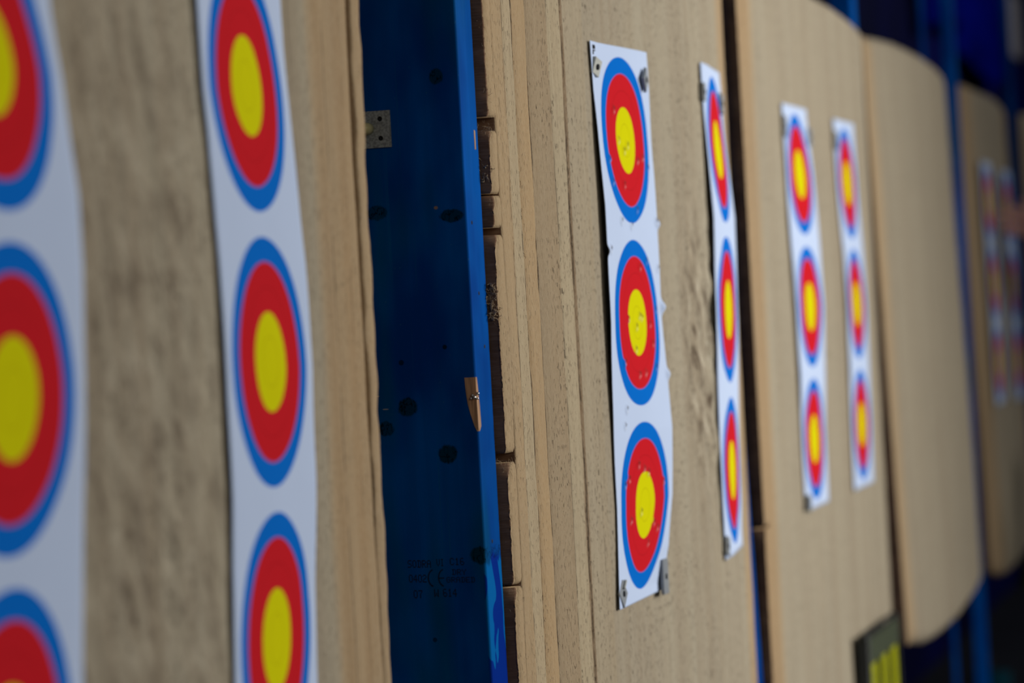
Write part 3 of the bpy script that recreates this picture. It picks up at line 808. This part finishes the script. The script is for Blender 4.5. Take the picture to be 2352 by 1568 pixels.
skin_mesh('jacket', jp, je, [.155, .152, .145, .15, .155, .12, .078, .105, .078, .068, .064, .045, .105, .078, .068, .06, .044], M_coat, pr)
tp = [L(9.15, .12, 1.02), L(9.15, .12, .93), L(9.075, .12, .84), L(9.06, .125, .70), body[16], L(9.045, .115, .30), body[17], L(9.225, .12, .84), L(9.245, .125, .70), body[20], L(9.265, .115, .30), body[21]]
skin_mesh('trousers', tp, [(0, 1), (1, 2), (2, 3), (3, 4), (4, 5), (5, 6), (1, 7), (7, 8), (8, 9), (9, 10), (10, 11)], [.135, .135, .095, .09, .075, .068, .062, .095, .09, .075, .068, .062], M_trous, pr)
for i, x in enumerate((9.035, 9.275)):
    bm = bmesh.new(); bmesh.ops.create_uvsphere(bm, u_segments=20, v_segments=14, radius=1, matrix=Matrix.Translation((x-px_, .165-py_, .045)) @ Matrix.Diagonal((.05, .145, .045, 1)))
    for v in bm.verts: v.co.z = max(v.co.z, .006)
    bm_obj('shoe', bm, M_shoe, pr, True)
# head details: hair cap, nose, ears, eyes, mouth
hc = Vector((9.115-px_, .175-py_, 1.665))
bm = bmesh.new(); bmesh.ops.create_icosphere(bm, subdivisions=4, radius=1, matrix=Matrix.Translation(hc+Vector((0, -.018, .03))) @ Matrix.Diagonal((.089, .100, .108, 1)))
bmesh.ops.delete(bm, geom=[v for v in bm.verts if v.co.z < hc.z-.035 or (v.co.y > hc.y+.045 and v.co.z < hc.z+.05)], context='VERTS')
for v in bm.verts: v.co += Vector((noise.noise(v.co*40), noise.noise(v.co*43), noise.noise(v.co*47)))*.004
bm_obj('hair', bm, M_hair, pr, True)
M_eye = plain('eye_white', (.7, .7, .68), .3, .4)
for s in (-1, 1):
    bm = bmesh.new(); bmesh.ops.create_uvsphere(bm, u_segments=12, v_segments=8, radius=.012, matrix=Matrix.Translation(hc+Vector((s*.031, .077, -.005))))
    e_ = bm_obj('eye', bm, M_eye, pr, True)
    bm = bmesh.new(); bmesh.ops.create_uvsphere(bm, u_segments=10, v_segments=8, radius=.006, matrix=Matrix.Translation(hc+Vector((s*.031, .0845, -.005))))
    bm_obj('iris', bm, M_hair, e_, True)
    bm = bmesh.new(); bmesh.ops.create_uvsphere(bm, u_segments=12, v_segments=8, radius=1, matrix=Matrix.Translation(hc+Vector((s*.086, -.005, -.015))) @ Matrix.Diagonal((.010, .018, .03, 1)))
    bm_obj('ear', bm, M_skin, pr, True)
bm = bmesh.new(); bmesh.ops.create_cone(bm, cap_ends=True, segments=12, radius1=.017, radius2=.006, depth=.045, matrix=Matrix.Translation(hc+Vector((0, .086, -.026))) @ Matrix.Rotation(.35, 4, 'X'))
bm_obj('nose', bm, M_skin, pr, True)
M_lip = plain('lips', (.35, .10, .09), .5, .3)
bm = bmesh.new(); bmesh.ops.create_uvsphere(bm, u_segments=12, v_segments=8, radius=1, matrix=Matrix.Translation(hc+Vector((0, .074, -.060))) @ Matrix.Diagonal((.024, .008, .006, 1)))
bm_obj('mouth', bm, M_lip, pr, True)
tag(pr, 'person in a dark jacket at the right edge, one hand on a target', 'person')

# quiver hanging at the reaching side of the hip, olive green
M_olive = plain('olive_cloth', (.16, .19, .02), .8, .2, var=.3)
qv = empty('hip_quiver', (8.93, .62, .62))
bm = bmesh.new(); bmesh.ops.create_cone(bm, cap_ends=True, segments=24, radius1=.042, radius2=.058, depth=.42, matrix=Matrix.Identity(4))
bm_obj('pouch', bm, M_olive, qv, True, rot=(0.45, 0, 0))
bm = tube_bm([(0, -.09, .2), (.08, -.28, .27), (.18, -.48, .31), (.30, -.58, .33)], .008, 8); bm_obj('strap', bm, M_blk, qv, True)
qv.location = (8.80, .80, .79)
tag(qv, 'olive green quiver hanging at the hip of the person on the right', 'quiver')

# ---------------------------------------------------------------- things in the background
M_tarp = plain('bright_blue_tarpaulin', (.0, .002, .13), .9, .03, var=.3, scale=4)
V = []; F = []; nx, nz = 60, 30
for j in range(nz+1):
    for i in range(nx+1):
        u, v = i/nx, j/nz
        V.append((12.3+2.6*u, 1.535 + .035*math.sin(u*17+v*2) + .03*noise.noise(Vector((u*9, v*4, 1))), 2.42+.10*math.sin(u*6) + (.75-.10*math.sin(u*6))*v))
for j in range(nz):
    for i in range(nx): F.append((j*(nx+1)+i, j*(nx+1)+i+1, (j+1)*(nx+1)+i+1, (j+1)*(nx+1)+i))
o = mesh_obj('tarpaulin', V, F, M_tarp); s = o.modifiers.new('t', 'SOLIDIFY'); s.thickness = .002
tag(o, 'bright blue tarpaulin hanging high behind the frame at the top right', 'tarpaulin')
o = bm_obj('notice_board', box_bm(15.3, 16.4, 1.572, 1.6, 2.58, 2.90, .004, 1), plain('pale_grey_board', (.38, .36, .38), .7))
tag(o, 'pale grey blurred board on the back wall at the top right corner', 'board')
bk = empty('bucket', (9.85, 1.14, 0))
M_teal = plain('teal_plastic', (.003, .06, .09), .8, .05)
bm = bmesh.new(); bmesh.ops.create_cone(bm, cap_ends=True, segments=28, radius1=.05, radius2=.065, depth=.23, matrix=Matrix.Translation((0, 0, .116)))
bm_obj('pail', bm, M_teal, bk, True)
bm = tube_bm([(.065*math.cos(a), 0, .23+.05*math.sin(a)) for a in np.linspace(0, PI, 14)], .004, 8); bm_obj('handle', bm, M_blk, bk, True)
tag(bk, 'dim teal bucket on the floor behind the frame at the bottom right corner', 'bucket')

# ---------------------------------------------------------------- setting
M_floor = plain('dark_floor', (.010, .011, .016), .8, .2, var=.3, scale=3)
M_back = plain('navy_backdrop', (.0003, .0015, .055), .85, .1, var=.6, scale=1.2)
M_wall = plain('dark_wall_paint', (.03, .035, .05), .85, .1, var=.1)
def struct(name, x0, x1, y0, y1, z0, z1, m):
    o = bm_obj(name, box_bm(x0, x1, y0, y1, z0, z1), m); o['kind'] = 'structure'; return o
struct('floor', -3, 19, -7, 1.7, -.1, 0, M_floor)
struct('wall_back', -3, 19, 1.6, 1.7, 0, 4.6, M_back)
struct('wall_right', 18.9, 19, -7, 1.6, 0, 4.6, M_wall)
struct('wall_left', -3, -2.9, -7, 1.6, 0, 4.6, M_wall)
struct('wall_front', -3, 19, -7.1, -7, 0, 4.6, M_wall)
struct('ceiling', -3, 19, -7, 1.7, 4.6, 4.7, plain('ceiling_paint', (.12, .13, .14), .9, .1))

# ---------------------------------------------------------------- light
def area(name, loc, target, size, power, col):
    l = bpy.data.lights.new(name, 'AREA'); l.shape = 'RECTANGLE'; l.size, l.size_y = size; l.energy = power; l.color = col
    o = bpy.data.objects.new(name, l); o.location = loc
    o.rotation_euler = (Vector(target)-Vector(loc)).to_track_quat('-Z', 'Y').to_euler(); C.objects.link(o)
    return o
area('hall_light', (5.25, -2.9, 2.2), (4.5, .85, 1.42), (2.0, 1.2), 98, (1.0, .985, .96)).data.spread = 2.35
area('added_tarp_light', (13.0, -2.4, 3.9), (13.5, 1.4, 1.9), (1.2, 1.2), 60, (.95, .97, 1.0))  # unseen lamp added to brighten the tarpaulin and far background
w = bpy.data.worlds.new('world'); bpy.context.scene.world = w; w.use_nodes = True
bg = w.node_tree.nodes['Background']; bg.inputs[0].default_value = (.75, .85, 1, 1); bg.inputs[1].default_value = .045
area('added_fill', (-.9, -3.4, 3.2), (3.0, .8, 1.3), (2.2, 2.2), 38, (1.0, .96, .92))  # unseen fill lamp added behind the camera to lift the shaded side faces

# ---------------------------------------------------------------- camera
Rm = np.array([[.25707426, -.02602944, .96604104], [-.96480179, .05040403, .25810258], [-.05541063, -.99838965, -.01215567]])
cam = bpy.data.cameras.new('camera'); co = bpy.data.objects.new('camera', cam); C.objects.link(co)
M4 = Matrix.Identity(4)
for r in range(3):
    M4[r][0] = Rm[r, 0]; M4[r][1] = -Rm[r, 1]; M4[r][2] = -Rm[r, 2]
M4[2][3] = EYE
co.matrix_world = M4
cam.sensor_width = 36; cam.sensor_fit = 'HORIZONTAL'; cam.lens = 7200/2352*36
cam.clip_start = .05; cam.clip_end = 60
cam.dof.use_dof = True; cam.dof.focus_distance = 3.30; cam.dof.aperture_fstop = 4.3
bpy.context.scene.camera = co
vs = bpy.context.scene.view_settings
vs.view_transform = 'Standard'; vs.look = 'None'; vs.gamma = 1; vs.exposure = 0; vs.use_curve_mapping = False
